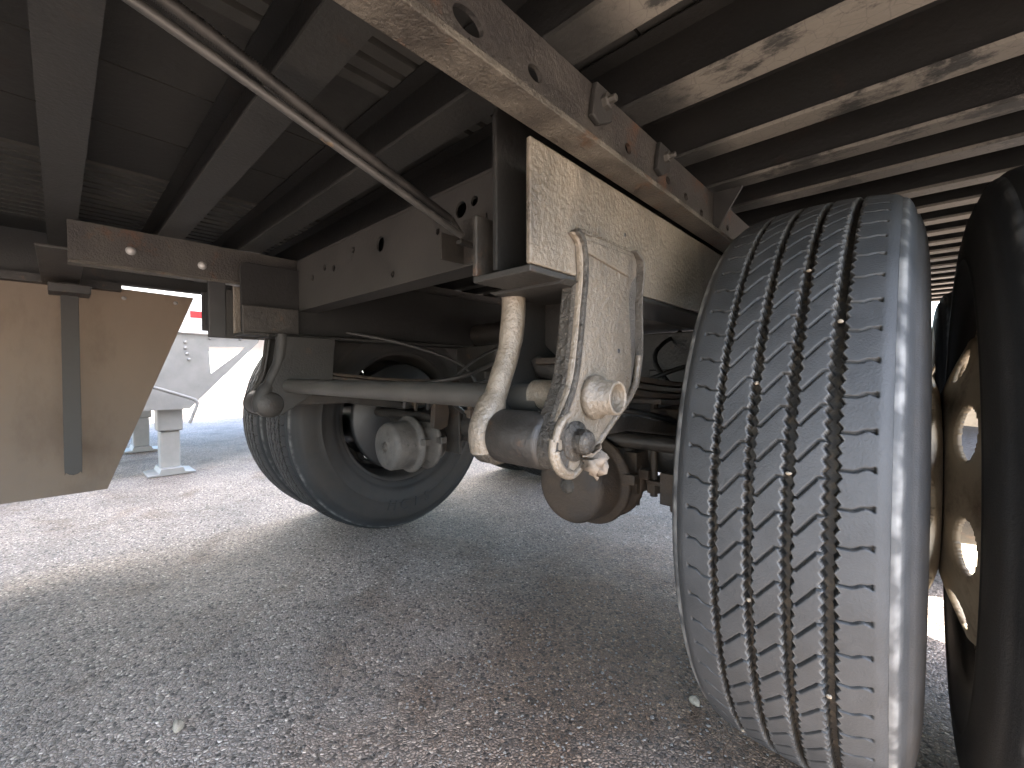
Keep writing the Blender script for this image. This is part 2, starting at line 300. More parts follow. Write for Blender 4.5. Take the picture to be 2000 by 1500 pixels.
# floor boards
xs = [XL + .012]; k = 0
segs = [(-2.22, -2.035), (-1.395, -1.17), (-1.165, -.94), (-.935, -.70), (-.545, -.30), (-.295, -.05), (-.045, .16), (.165, .345)]
for (a, c) in segs:
    m_ = MB(); m_.box(a, c, YF, 3.38, 1.182, 1.2); m_.build('floor_board', M['floor'], trailer)
def slats(a, c, n):
    p = (c - a) / n
    for i in range(n):
        m_ = MB(); m_.box(a + i * p + .007, a + (i + 1) * p - .007, YF, 3.38, 1.176, 1.2); m_.build('floor_slat', M['slat'], trailer)
slats(-.70, -.545, 4); slats(-2.035, -1.395, 14)
# crossmembers: I sections
far = [.64, .82, .99, 1.14, 1.31, 1.45, 1.58, 1.71, 1.84, 1.97, 2.10, 2.24, 2.35, 2.5, 2.65, 2.8, 2.95, 3.1, 3.25]
near = [(-.019 - .27 * k) for k in range(0, 8)] + [.20, .40]
zb, zt = 1.08, 1.175; hw = .0285
prof = [(-hw, zb), (hw, zb), (hw, zb + .006), (-hw, zb + .006)]
web = [(-.004, zb + .0062), (.004, zb + .0062), (.004, zt - .006), (hw, zt - .002), (hw, zt), (-hw, zt), (-hw, zt - .002), (-.004, zt - .006)]
for hw, ys in ((.0285, [n + .028 + .003 * (n < .1) for n in near] + [far[0] - .0285]), (.021, [f - .021 for f in far[1:]])):
    prof_ = [(p * hw / .0285, q) for p, q in prof]; web_ = [(p if abs(p) < .01 else p * hw / .0285, q) for p, q in web]; first = None
    for yc in sorted(ys):
        if first is None:
            m_ = MB(); m_.prism([(yc + p[0], p[1]) for p in web_], 'x', XL + .01, XR - .01)
            first = m_.build('crossmember', M['member'], trailer)
            m_ = MB(); m_.prism([(yc + p[0], p[1]) for p in prof_], 'x', XL + .01, XR - .01)
            ffl = m_.build('bottom_flange', M['flange'], first); fl_off = WLOC[ffl.name] - WLOC[first.name]
        else:
            o = inst(first, 'crossmember', (WLOC[first.name][0], yc, WLOC[first.name][2]), trailer)
            inst(ffl, 'bottom_flange', WLOC[o.name] + fl_off, o)
# side rails
for x0, x1, s in ((XL - .03, XL + .008, -1), (XR - .008, XR + .03, 1)):
    m_ = MB(); m_.prism([(x0, 1.034), (x1, 1.034), (x1, 1.042), ((x0 + .008) if s < 0 else x1, 1.042), ((x0 + .008) if s < 0 else x1, 1.3), (x0 if s < 0 else x1 - .008, 1.3), (x0 if s < 0 else x1 - .008, 1.042), (x0, 1.042)], 'y', YF, 3.4)
    m_.build('side_rail', M['frame'], trailer)

def body_rail():
    # vertical web with oval holes, bottom flange, bolt heads
    zo, zi = .978, 1.078; y0, y1 = (.02, 3.2) if MX[0] is not None else (-.9, 3.2)
    m_ = MB(); X0, X1 = -.326, -.320
    holes = [(.279, 1.030, .020, .012), (.380, 1.031, .013, .009), (.60, 1.03, .010, .008), (.746, 1.03, .010, .007), (.828, 1.026, .009, .007), (.911, 1.018, .009, .007), (1.0, 1.03, .009, .007), (1.08, 1.03, .009, .007), (.16, 1.03, .012, .009)]
    if MX[0] is not None: holes = [(.46, 1.03, .014, .014)] + [h for h in holes if h[0] > .5]
    holes = sorted(h for h in holes if y0 < h[0] < y1)
    cur = y0
    # plate cut in cells: strips between holes are quads, each hole cell is a ring grid
    for (hy, hz, ry, rz) in holes:
        c0, c1 = hy - .03, hy + .03
        m_.box(X0, X1, cur, c0, zo, zi)
        n = 24; sq = []; el = []
        for i in range(n):
            a = 2 * pi * i / n; ca, sa = cos(a), sin(a); t = 1 / max(abs(ca), abs(sa))
            zz = (zo + zi) / 2
            sq.append((hy + .03 * ca * t, zz + (zi - zo) / 2 * sa * t)); el.append((hy + ry * ca, hz + rz * sa))
        vs = [(X1, *p) for p in sq] + [(X1, *p) for p in el] + [(X0, *p) for p in sq] + [(X0, *p) for p in el]
        fs = []
        for i in range(n):
            j = (i + 1) % n
            fs += [(i, j, n + j, n + i), (n + i, n + j, 3 * n + j, 3 * n + i), (2 * n + j, 2 * n + i, 3 * n + i, 3 * n + j)]
        m_.add(vs, fs); cur = c1
    m_.box(X0, X1, cur, y1, zo, zi)
    r = m_.build('body_rail', M['railweb'], trailer)
    m_ = MB(); m_.box(-.326, -.286, y0, y1, .970, .9775); m_.build('rail_flange', M['flangeplate'], r, bevel=.001)
    # gussets tying web to the crossmembers
    for yy in (.98,):
        m_ = MB(); m_.prism([(-.3195, 1.00), (-.312, .998), (-.262, 1.0795), (-.3195, 1.0795)], 'y', yy, yy + .006); m_.build('gusset', M['frame'], r)
    return r
rail_near = body_rail(); MX[0] = CX; rail_far = body_rail(); MX[0] = None
# bolt clips on the near rail
for (yy, zz, s) in ((.517, 1.057, .0105), (.714, 1.055, .0095)):
    m_ = MB()
    m_.lathe((-.3195, yy, zz), 'x', [(0, s * 1.5), (.004, s * 1.5), (.004, s), (.016, s), (.016, s * .55), (.026, s * .5), (.026, 0)], 6, False)
    m_.build('nut', M['pipe'], rail_near, bevel=.0008)
    m_ = MB(); m_.prism([(yy - .03, zz - .028), (yy - .012, zz - .034), (yy + .02, zz - .018), (yy + .024, zz + .02), (yy - .02, zz + .02)], 'x', -.3195, -.311)
    m_.build('clip', M['frame'], rail_near, bevel=.002)

def subframe():
    # box rail: outer side plate, inner plate, bottom plate; open towards the front
    y0, y1 = .377, 3.0
    m_ = MB(); m_.box(-.332, -.325, y0, y1, .8155, .962); o = m_.build('slider_side_plate', M['hanger'], trailer, bevel=.002)
    m_ = MB(); m_.prism([(y0 + .005, .818), (y1, .818), (y1, 1.03), (y0 + .02, 1.03), (y0 + .008, 1.024), (y0 + .004, 1.012)], 'x', -.393, -.385); m_.build('slider_inner_plate', M['member'], trailer, bevel=.002)
    m_ = MB(); m_.box(-.425, -.325, y0, y1, .806, .8145); m_.build('slider_bottom_plate', M['frame'], trailer, bevel=.002)
    m_ = MB(); m_.box(-.426, -.418, y0, y0 + .16, .8145, .895); m_.build('slider_lip', M['axle'], trailer, bevel=.002)
subframe(); MX[0] = CX; subframe(); MX[0] = None

# perforated channel between the rails
def perforated(y, x0, x1, z0, z1, holes, name):
    m_ = MB(); hs = sorted(holes, key=lambda h: h[0]); cur = x0; n = 20
    cells = []
    # merge overlapping columns into cells split by height
    i = 0
    while i < len(hs):
        grp = [hs[i]]; i += 1
        while i < len(hs) and hs[i][0] - hs[i][2] < grp[-1][0] + grp[-1][2] + .02: grp.append(hs[i]); i += 1
        cells.append(grp)
    for grp in cells:
        a = min(h[0] - h[2] for h in grp) - .006; c = max(h[0] + h[2] for h in grp) + .006
        m_.box(cur, a, y, y + .005, z0, z1); cur = c
        # vertical split per hole when several share a column: treat in x order, half cells
        xs_ = [a] + [(grp[k][0] + grp[k][2] + grp[k + 1][0] - grp[k + 1][2]) / 2 for k in range(len(grp) - 1)] + [c]
        for k, h in enumerate(grp):
            p0, p1 = xs_[k], xs_[k + 1]; cx, cz = (p0 + p1) / 2, (z0 + z1) / 2
            sq = []; el = []
            for q in range(n):
                an = 2 * pi * q / n + pi / 4; ca, sa = cos(an), sin(an); t = 1 / max(abs(ca), abs(sa))
                sq.append((cx + (p1 - p0) / 2 * ca * t, cz + (z1 - z0) / 2 * sa * t)); el.append((h[0] + h[2] * ca, h[1] + h[2] * sa))
            vs = [(p, y, z) for p, z in sq] + [(p, y, z) for p, z in el] + [(p, y + .005, z) for p, z in sq] + [(p, y + .005, z) for p, z in el]
            fs = []
            for q in range(n):
                r_ = (q + 1) % n
                fs += [(q, r_, n + r_, n + q), (n + q, n + r_, 3 * n + r_, 3 * n + q), (2 * n + r_, 2 * n + q, 3 * n + q, 3 * n + r_)]
            m_.add(vs, fs)
    m_.box(cur, x1, y, y + .005, z0, z1)
    m_.box(x0, x1, y - .002, y + .06, z0 - .007, z0 - .0005); m_.box(x0, x1, y, y + .06, z1 + .0005, z1 + .007)
    return m_.build(name, M['channel'], trailer)
perforated(.55, -1.50, -.395, .903, 1.058, [(-.963, 1.008, .018), (-1.104, 1.022, .009), (-1.285, 1.006, .010), (-1.225, .994, .010), (-1.376, .989, .010), (-.907, .925, .008), (-.655, 1.012, .016), (-.615, 1.018, .010), (-.73, .986, .007)], 'perforated_channel')
perforated(1.72, -1.50, -.395, .85, .97, [(-1.2, .92, .02), (-.7, .92, .02)], 'rear_channel')
# black air tank cross piece and conduit in the dark area above the axle
m_ = MB(); m_.tube([(-1.5, 1.35, .87), (-.39, 1.35, .87)], .05, 20); m_.build('cross_tube', M['axle'], trailer)

# hangers ------------------------------------------------------------------
OUT = [(.449, .868), (.466, .858), (.470, .82), (.464, .773), (.456, .719), (.445, .673), (.426, .638), (.408, .606), (.407, .584), (.420, .566), (.445, .556), (.465, .563), (.497, .582), (.55, .618), (.592, .644), (.616, .668), (.629, .711), (.630, .751), (.628, .799), (.632, .824), (.632, .849), (.622, .868), (.605, .875), (.574, .876), (.51, .876)]
def hanger():
    far_ = MX[0] is not None; HM = M['frame'] if far_ else M['hanger']; HG = M['frame'] if far_ else M['hangershade']; HD = M['axle'] if far_ else M['hangerdark']
    base = (-.385, .5, .556)
    if MX[0] is not None: base = (2 * CX + .385, .5, .556)
    h = empty('suspension_hanger', base, trailer)
    m_ = MB(); m_.prism(OUT, 'x', -.3315, -.321); m_.build('back_plate', HG, h, bevel=.002)
    FR = [p for p in OUT if p[1] < .62 or p[0] < .5] ; fr_pts = [(.449, .868), (.466, .858), (.470, .82), (.464, .773), (.456, .719), (.445, .673), (.426, .638), (.408, .606), (.407, .584), (.420, .566), (.445, .556), (.465, .563), (.497, .582), (.55, .618), (.590, .643), (.606, .672), (.608, .71), (.602, .76), (.598, .80), (.606, .825), (.620, .838), (.624, .862), (.610, .8745), (.51, .8755)]
    m_ = MB(); m_.prism(fr_pts, 'x', -.3275, -.315); m_.build('outer_plate', HM, h, bevel=.004)
    # front flange turned inwards: thick dark edge
    fr = smoothpath([(.452, .870), (.468, .858), (.473, .82), (.467, .773), (.459, .719), (.448, .673), (.428, .638), (.409, .606), (.407, .584), (.418, .568)], 3)
    m_ = MB(); m_.strip([(y + .004, z) for y, z in fr], -.350, -.311, .009); m_.build('front_flange', HD, h, bevel=.003)
    bk = smoothpath([(.612, .876), (.634, .868), (.641, .850), (.636, .824), (.633, .799), (.635, .751), (.634, .711), (.622, .668)], 3)
    m_ = MB(); m_.strip(bk, -.334, -.311, .004); m_.build('rear_flange', HG, h, bevel=.0015)
    m_ = MB(); m_.tube([(-.316, y, z) for y, z in smoothpath([(.631, .715), (.620, .672), (.592, .644), (.55, .618), (.497, .582), (.465, .562), (.445, .556), (.422, .566), (.409, .586), (.41, .606)], 3)], .0052, 10); m_.build('edge_rib', HM, h)
    # raised pad at the top
    m_ = MB(); m_.prism([(.474, .862), (.600, .866), (.602, .846), (.59, .832), (.476, .845)], 'x', -.3149, -.3115); m_.build('top_pad', HM, h, bevel=.003)
    # inner arm
    am = smoothpath([(.478, .812), (.479, .788), (.475, .752), (.467, .717), (.452, .683), (.439, .653), (.424, .628), (.414, .603), (.418, .577)], 3)
    m_ = MB(); m_.tube([(-.446, y, z) for y, z in am], [.0185] * 8 + [.017] * 8 + [.021] * (len(am) - 16), 14); m_.build('inner_arm', HM, h)
    m_ = MB(); m_.prism([(.485, .805), (.484, .752), (.46, .69), (.43, .63), (.415, .58), (.43, .56), (.47, .56), (.55, .61), (.63, .67), (.64, .805)], 'x', -.462, -.454); m_.build('inner_plate', M['frame'], h, bevel=.002)
    m_ = MB(); m_.lathe((-.40, .495, .655), 'x', [(0, 0), (0, .0175), (.012, .0175), (.012, 0)], 20); m_.build('tube_plug', HD, h)
    # back web with its square slot
    m_ = MB(); y0 = .565
    m_.prism([(-.453, .805), (-.325, .805), (-.325, .775), (-.387, .775), (-.387, .757), (-.401, .757), (-.401, .775), (-.453, .775)], 'y', y0, y0 + .007)
    m_.prism([(-.453, .775), (-.401, .775), (-.401, .757), (-.387, .757), (-.387, .775), (-.325, .775), (-.325, .722), (-.345, .712), (-.395, .708), (-.43, .716), (-.453, .735)], 'y', y0 + .0001, y0 + .0069)
    m_.build('back_web', M['axle'], h)
    m_ = MB(); m_.tube([(-.45, .535, .712), (-.44, .54, .696), (-.41, .545, .690), (-.36, .545, .693), (-.33, .545, .698)], [.008, .016, .019, .018, .016], 12); m_.build('spring_eye', M['axle'], h)
    m_ = MB(); m_.prism([(-.46, .807), (-.32, .807), (-.33, .802), (-.45, .802)], 'y', .44, .62); m_.build('seat_plate', M['frame'], h, bevel=.001)
    # pivot bushing
    c = (0, .437, .598)
    m_ = MB(); m_.lathe((-.385, c[1], c[2]), 'x', [(-.045, 0), (-.045, .034), (-.040, .038), (.040, .038), (.046, .034), (.046, 0)], 32)
    m_.build('bushing', M['axle'], h)
    m_ = MB(); m_.lathe((-.446, c[1] + .002, c[2] - .004), 'x', [(-.022, 0), (-.022, .034), (-.014, .040), (.010, .040), (.016, .034), (.016, 0)], 32)
    m_.build('arm_boss', HD, h)
    # bolt with washer, thread
    m_ = MB(); pr = [(0, .026), (.004, .026), (.004, .018)]
    for i in range(5): pr += [(.006 + i * .003, .0165), (.0075 + i * .003, .0145)]
    pr += [(.022, .0145), (.024, .012), (.0245, 0)]
    m_.lathe((-.3145, .452, .600), 'x', pr, 24); m_.build('pivot_bolt', HD, h)
    # crescent boss beside the bolt; dark slabs stand for the shade in its pockets
    m_ = MB()
    for a0, a1 in ((105, 172), (188, 262)):
        arc = [(.448 + .038 * cos(radians(a)), .598 + .038 * sin(radians(a))) for a in np.linspace(a0, a1, 10)]
        m_.tube([(-.313, y, z) for y, z in arc], .005, 8)
    m_.build('boss_rim', HM, h)
    m_ = MB()
    for a0, a1 in ((112, 165), (195, 250)):
        o_ = [(.448 + .033 * cos(radians(a)), .598 + .033 * sin(radians(a))) for a in np.linspace(a0, a1, 8)]
        i_ = [(.448 + .021 * cos(radians(a)), .598 + .021 * sin(radians(a))) for a in np.linspace(a1, a0, 8)]
        m_.prism(o_ + i_, 'x', -.3148, -.3135)
    m_.build('boss_pocket_shade', HD, h)
    # tube socket standing proud of the outer plate
    m_ = MB(); m_.lathe((-.315, .495, .655), 'x', [(-.10, .0225), (-.004, .0225), (0, .029), (.005, .0305), (.012, .029), (.013, .0235), (.038, .0225), (.0395, .0215), (.0395, .0185), (.038, .0178), (-.10, .0178)], 36)
    m_.build('tube_socket', HM, h)
    # hanger front gusset on the far side frame
    m_ = MB(); m_.prism([(.36, .80), (.36, .95), (.45, .965), (.60, .965), (.60, .80)], 'x', -.3150, -.308) if MX[0] is not None else m_.box(-.35, -.34, .6, .605, .81, .82)
    m_.build('gusset', M['frame'], h, bevel=.001)
    return h
hn = hanger(); hn['label'] = 'hanger bracket close to the camera with bright undercoated outer plate'
MX[0] = CX; hf = hanger(); MX[0] = None; hf['label'] = 'hanger bracket on the far side, dark brown and shaded'
m_ = MB()
for k in range(26): m_.lathe((-.3245, .47 + k * .0052, .877 + .0006 * sin(k * 2.3)), 'y', [(-.003, .0015), (-.0015, .0032), (.0015, .0034), (.003, .0015)], 7)
m_.build('weld_bead', M['hanger'], hn)
for yy, zz in ((.60, .90), (.565, .72)):
    m_ = MB(); m_.lathe((-.3148 if zz < .8 else -.3248, yy, zz), 'x', [(0, .0035), (.0006, .003), (.0006, 0)], 10); m_.build('drain_hole', M['black'], hn)
# cross pipe between the hangers
m_ = MB(); m_.tube([(-1.47, .495, .650), (-.40, .495, .650)], .0215, 20); m_.build('torque_pipe', M['pipe'], trailer)
# trailing arms and axles ----------------------------------------------------
for ya in (1.05, 2.30):
    m_ = MB(); m_.tube([(-1.72, ya, .50), (-.16, ya, .50)], .0635, 28); ax = m_.build('axle', M['axle'], trailer)
    for sx_ in (-.40, 2 * CX + .40):
        m_ = MB(); m_.prism([(ya - .62, .585), (ya - .62, .625), (ya - .35, .615), (ya - .12, .575), (ya + .10, .575), (ya + .10, .55), (ya - .12, .55), (ya - .35, .585)], 'x', sx_ - .035, sx_ + .035)
        m_.build('trailing_arm', M['axle'], ax, bevel=.004)
        m_ = MB(); m_.box(sx_ - .055, sx_ + .055, ya - .10, ya + .10, .425, .436); m_.build('axle_seat', M['rust'], ax, bevel=.002)
        for dx in (-.045, .045):
            for dy in (-.08, .08):
                m_ = MB(); x, y = sx_ + dx, ya + dy
                m_.tube([(x, y, .395), (x, y, .62)], .009, 10)
                m_.lathe((x, y, .4245), 'z', [(0, .018), (-.02, .018), (-.02, .0)], 6, False)
                m_.build('u_bolt', M['rust'], ax)
        # leaf pack / bag beam over the axle
        m_ = MB(); m_.box(sx_ - .05, sx_ + .05, ya - .09, ya + .09, .562, .606); m_.build('spring_seat', M['rust'], ax, bevel=.004)
        for q_, (hl, dz) in enumerate(((.52, 0), (.50, -.013), (.36, -.026), (.22, -.039))):
            cur_ = [(ya - .01 + hl * t, .662 + dz + .045 * (t * hl / .52) ** 2) for t in np.linspace(-1, 1, 15)]
            m_ = MB(); m_.strip(cur_, sx_ - .0375, sx_ + .0375, .0105); m_.build('spring_leaf', M['leafsteel' if q_ % 2 else 'rust'], ax, bevel=.002)
    # cam tube and slack adjusters
    for sx_, sg in ((-.40, 1), (2 * CX + .40, -1)):
        m_ = MB(); m_.tube([(sx_ + sg * .16, ya - .13, .53), (sx_ - sg * .25, ya - .13, .53)], .018, 12); m_.build('cam_tube', M['axle'], ax)
        m_ = MB(); m_.prism([(ya - .16, .50), (ya - .13, .49), (ya - .10, .50), (ya - .09, .55), (ya - .11, .62), (ya - .13, .66), (ya - .15, .65), (ya - .155, .58)], 'x', sx_ - sg * .26 - .012, sx_ - sg * .26 + .012)
        m_.build('slack_adjuster', M['rust'], ax, bevel=.003)
        m_ = MB(); m_.box(sx_ - .25 * sg - .05, sx_ - .25 * sg + .05, ya - .07, ya - .055, .40, .60); m_.build('chamber_bracket', M['axle'], ax, bevel=.002)
# brake chambers in front of the near axle pair
def chamber(x, y, z, R_, m, lab):
    pr = [(0, 0), (0, R_ * .70), (.006, R_ * .84), (.016, R_ * .90), (.075, R_ * .93), (.085, R_ * .95), (.088, R_ * 1.07), (.096, R_ * 1.12), (.104, R_ * 1.07), (.108, R_ * .93),
          (.125, R_ * .72), (.14, R_ * .72), (.155, R_ * .93), (.158, R_ * 1.05), (.166, R_ * 1.10), (.174, R_ * 1.05), (.178, R_ * .90), (.21, R_ * .80), (.215, R_ * .5), (.215, 0)]
    c_ = MB(); c_.lathe((x, y, z), 'y', pr, 44)
    o = c_.build('brake_chamber', m, trailer); o['label'] = lab
    c_ = MB(); c_.lathe((x, y - .006, z), 'y', [(0, 0), (0, R_ * .15), (.006, R_ * .2)], 16); c_.build('dust_plug', M['hangerdark'], o)
    for dy in (.096, .166):
        for sg in (-1, 1):
            c_ = MB(); c_.box(x + sg * R_ * 1.04 - .008, x + sg * R_ * 1.04 + .016 * sg + .004, y + dy - .012, y + dy + .012, z + .005, z + .028); c_.build('clamp_lug', m, o, bevel=.002)
    return o
chamber(-.569, .79, .432, .098, M['rust'], 'rusty brake chamber nearest the camera')
chamber(-1.318, .765, .436, .092, M['chamber'], 'grey dusty brake chamber in front of the far wheel')
chamber(-.60, 2.04, .46, .085, M['rust'], 'brake chamber of the rear axle, near side')
chamber(-1.28, 2.04, .46, .085, M['chamber'], 'brake chamber of the rear axle, far side')
for x0_, x1_ in ((-.62, -.37), (2 * CX + .37, 2 * CX + .62)):
    m_ = MB(); m_.box(x0_, x1_, 1.24, 1.30, .605, .81); m_.box(x0_ + .05, x1_ - .02, 1.20, 1.24, .63, .70); m_.build('bump_stop_bracket', M['axle'], trailer, bevel=.004)
# hoses
def hose(p, r=.008, m='rubberdark', n='air_hose'):
    q = MB(); q.tube(smoothpath(p, 5), r, 8); return q.build(n, M[m], trailer)
hose([(-1.25, .80, .575), (-1.22, .80, .64), (-1.18, .86, .66), (-1.1, 1.0, .70), (-1.0, 1.3, .86)])
hose([(-1.20, .86, .57), (-1.15, .84, .62), (-1.12, .9, .64), (-1.05, 1.1, .60)])
hose([(-1.10, .95, .55), (-1.06, .86, .60), (-.98, .88, .655), (-.9, 1.1, .72), (-.8, 1.4, .87)])
hose([(-.60, .92, .54), (-.64, .86, .60), (-.70, .95, .66), (-.75, 1.3, .86)])
hose([(-.36, 1.12, .56), (-.42, 1.0, .66), (-.50, 1.1, .75), (-.55, 1.5, .86)], .006)
hose([(-.30, .98, .62), (-.34, 1.02, .70), (-.33, 1.2, .76), (-.45, 1.5, .85)], .006)
hose([(-.37, .93, .47), (-.34, .90, .44), (-.31, .93, .46), (-.29, .99, .50)], .007)
for (x, y, z) in ((-1.03, .90, .565), (-1.13, .98, .60), (-.36, .93, .46), (-.33, .97, .50)):
    q = MB(); q.lathe((x, y, z), 'z', [(-.018, 0), (-.018, .012), (-.004, .012), (-.004, .018), (.008, .018), (.008, .010), (.028, .010), (.028, 0)], 10, False); q.build('hose_fitting', M['rust'], trailer)

hose([(-.57, .92, .55), (-.52, .86, .60), (-.45, .9, .60), (-.36, 1.0, .56), (-.30, 1.06, .50)], .0065)
hose([(-.62, 1.0, .62), (-.50, .95, .655), (-.40, 1.0, .70), (-.33, 1.15, .74), (-.36, 1.5, .84)], .0055)
hose([(-.95, 1.2, .80), (-.80, 1.0, .74), (-.66, .95, .70), (-.58, .93, .56)], .0075)
hose([(-1.5, .7, .84), (-1.40, .9, .80), (-1.30, 1.1, .72), (-1.25, 1.15, .60)], .0075)
hose([(-1.12, 1.3, .84), (-1.12, 1.05, .76), (-1.16, .92, .66), (-1.20, .86, .57)], .006)
for (x0, x1, y0, y1, z0, z1, nm) in ((-.40, -.34, .90, .93, .40, .47, 'sensor_bracket'), (-.33, -.27, .94, .965, .39, .50, 'sensor_bracket'), (-.50, -.47, .93, 1.0, .40, .50, 'chamber_stay'), (-.97, -.90, 1.00, 1.03, .56, .60, 'hose_tee'), (-1.08, -1.0, .96, 1.0, .43, .46, 'chamber_stay')):
    m_ = MB(); m_.box(x0, x1, y0, y1, z0, z1); m_.lathe(((x0 + x1) / 2, (y0 + y1) / 2, z0), 'z', [(0, .013), (-.014, .013), (-.014, .008), (-.034, .007), (-.034, 0)], 6, False); m_.build(nm, M['rust'], trailer, bevel=.002)
# pull rods hung under the crossmembers
m_ = MB(); m_.tube(smoothpath([(-.552, -.35, 1.074), (-.562, -.05, 1.0715), (-.5665, .05, 1.0565), (-.583, .28, .9965), (-.600, .505, .938)], 6), .0060, 14); m_.build('pull_rod', M['rod'], trailer)
pts = smoothpath([(-.53, -.35, 1.071), (-.541, -.02, 1.0695), (-.549, .08, 1.0585), (-.580, .28, 1.012), (-.612, .485, .966)], 150)
m_ = MB(); m_.tube(pts, [.0085 if i % 2 else .0068 for i in range(len(pts))], 12)
sp = m_.build('coiled_hose', M['rubberdark'], trailer)
m_ = MB(); m_.box(-.645, -.578, .545, .549, .90, .985); m_.box(-.615, -.60, .505, .545, .925, .932); m_.box(-.645, -.640, .49, .545, .90, .95); br = m_.build('hook_bracket', M['axle'], trailer, bevel=.001)
m_ = MB(); m_.tube([(-.612, .485, .966), (-.616, .495, .97), (-.622, .51, .962), (-.62, .52, .95), (-.61, .515, .945)], .005, 8); m_.build('hook', M['pipe'], br)

# far-side bracketry near the end of the body rail
m_ = MB(); m_.box(-1.575, -1.56, .315, .36, .80, 1.07); m_.build('rail_post', M['black'], trailer, bevel=.002)
m_ = MB()
for i in range(9): m_.box(-1.70 + i * .0, -1.66, .335 + i * .006, .338 + i * .006, .83, .955)
m_.box(-1.705, -1.70, .325, .40, .83, .955); m_.build('ribbed_stop', M['black'], trailer)
for y, z in ((.14, 1.022), (.30, 1.012)):
    m_ = MB(); m_.lathe((-1.5595, y, z), 'x', [(-.0, .013), (.010, .011), (.016, .005), (.016, 0)], 12); m_.build('rivet', M['alu'], rail_far)
m_ = MB(); m_.box(-2.20, -1.56, -.035, .055, 1.0, 1.008); m_.build('strut_bracket', M['axle'], trailer, bevel=.002)
m_ = MB(); m_.box(-2.2475, -2.20, YF + .1, .17, 1.005, 1.0335); m_.build('skirt_batten', M['axle'], trailer)

# skirt fixings are built with the skirt below
# aero side skirt, far side
sk = empty('side_skirt', (-2.25, -1.5, .24), trailer)
m_ = MB(); m_.prism([(.402, 1.014), (.122, .246), (YF + .1, .235), (YF + .1, 1.028), (.10, 1.022)], 'x', -2.253, -2.249); m_.build('skirt_panel', M['skirt'], sk, bevel=.0008)
for k in range(12):
    m_ = MB(); m_.lathe((-2.2488, .34 - k * .16, .985), 'x', [(0, .008), (.004, .007), (.006, 0)], 10); m_.build('rivet', M['galv'], sk)
for yy in (.03, -1.2):
    m_ = MB(); pth = [(yy - .034, .99, 0)] ;
    prf = smoothpath([(-.022, .93), (-.022, .7), (-.022, .37), (-.018, .348), (0, .338), (.018, .348), (.022, .37), (.022, .7), (.022, .93), (.022, 1.01), (-.022, 1.01)], 2)
    m_.prism([(yy + p, q) for p, q in prf], 'x', -2.12, -2.105); st = m_.build('strut', M['strut'], sk, bevel=.004)
    m_ = MB(); m_.box(-2.13, -2.02, yy - .05, yy + .05, .955, .985); m_.build('strut_clamp', M['axle'], sk, bevel=.003)
    m_ = MB(); m_.tube([(-2.25, yy, .42), (-2.12, yy, .40)], .008, 8); m_.build('spacer', M['strut'], sk)

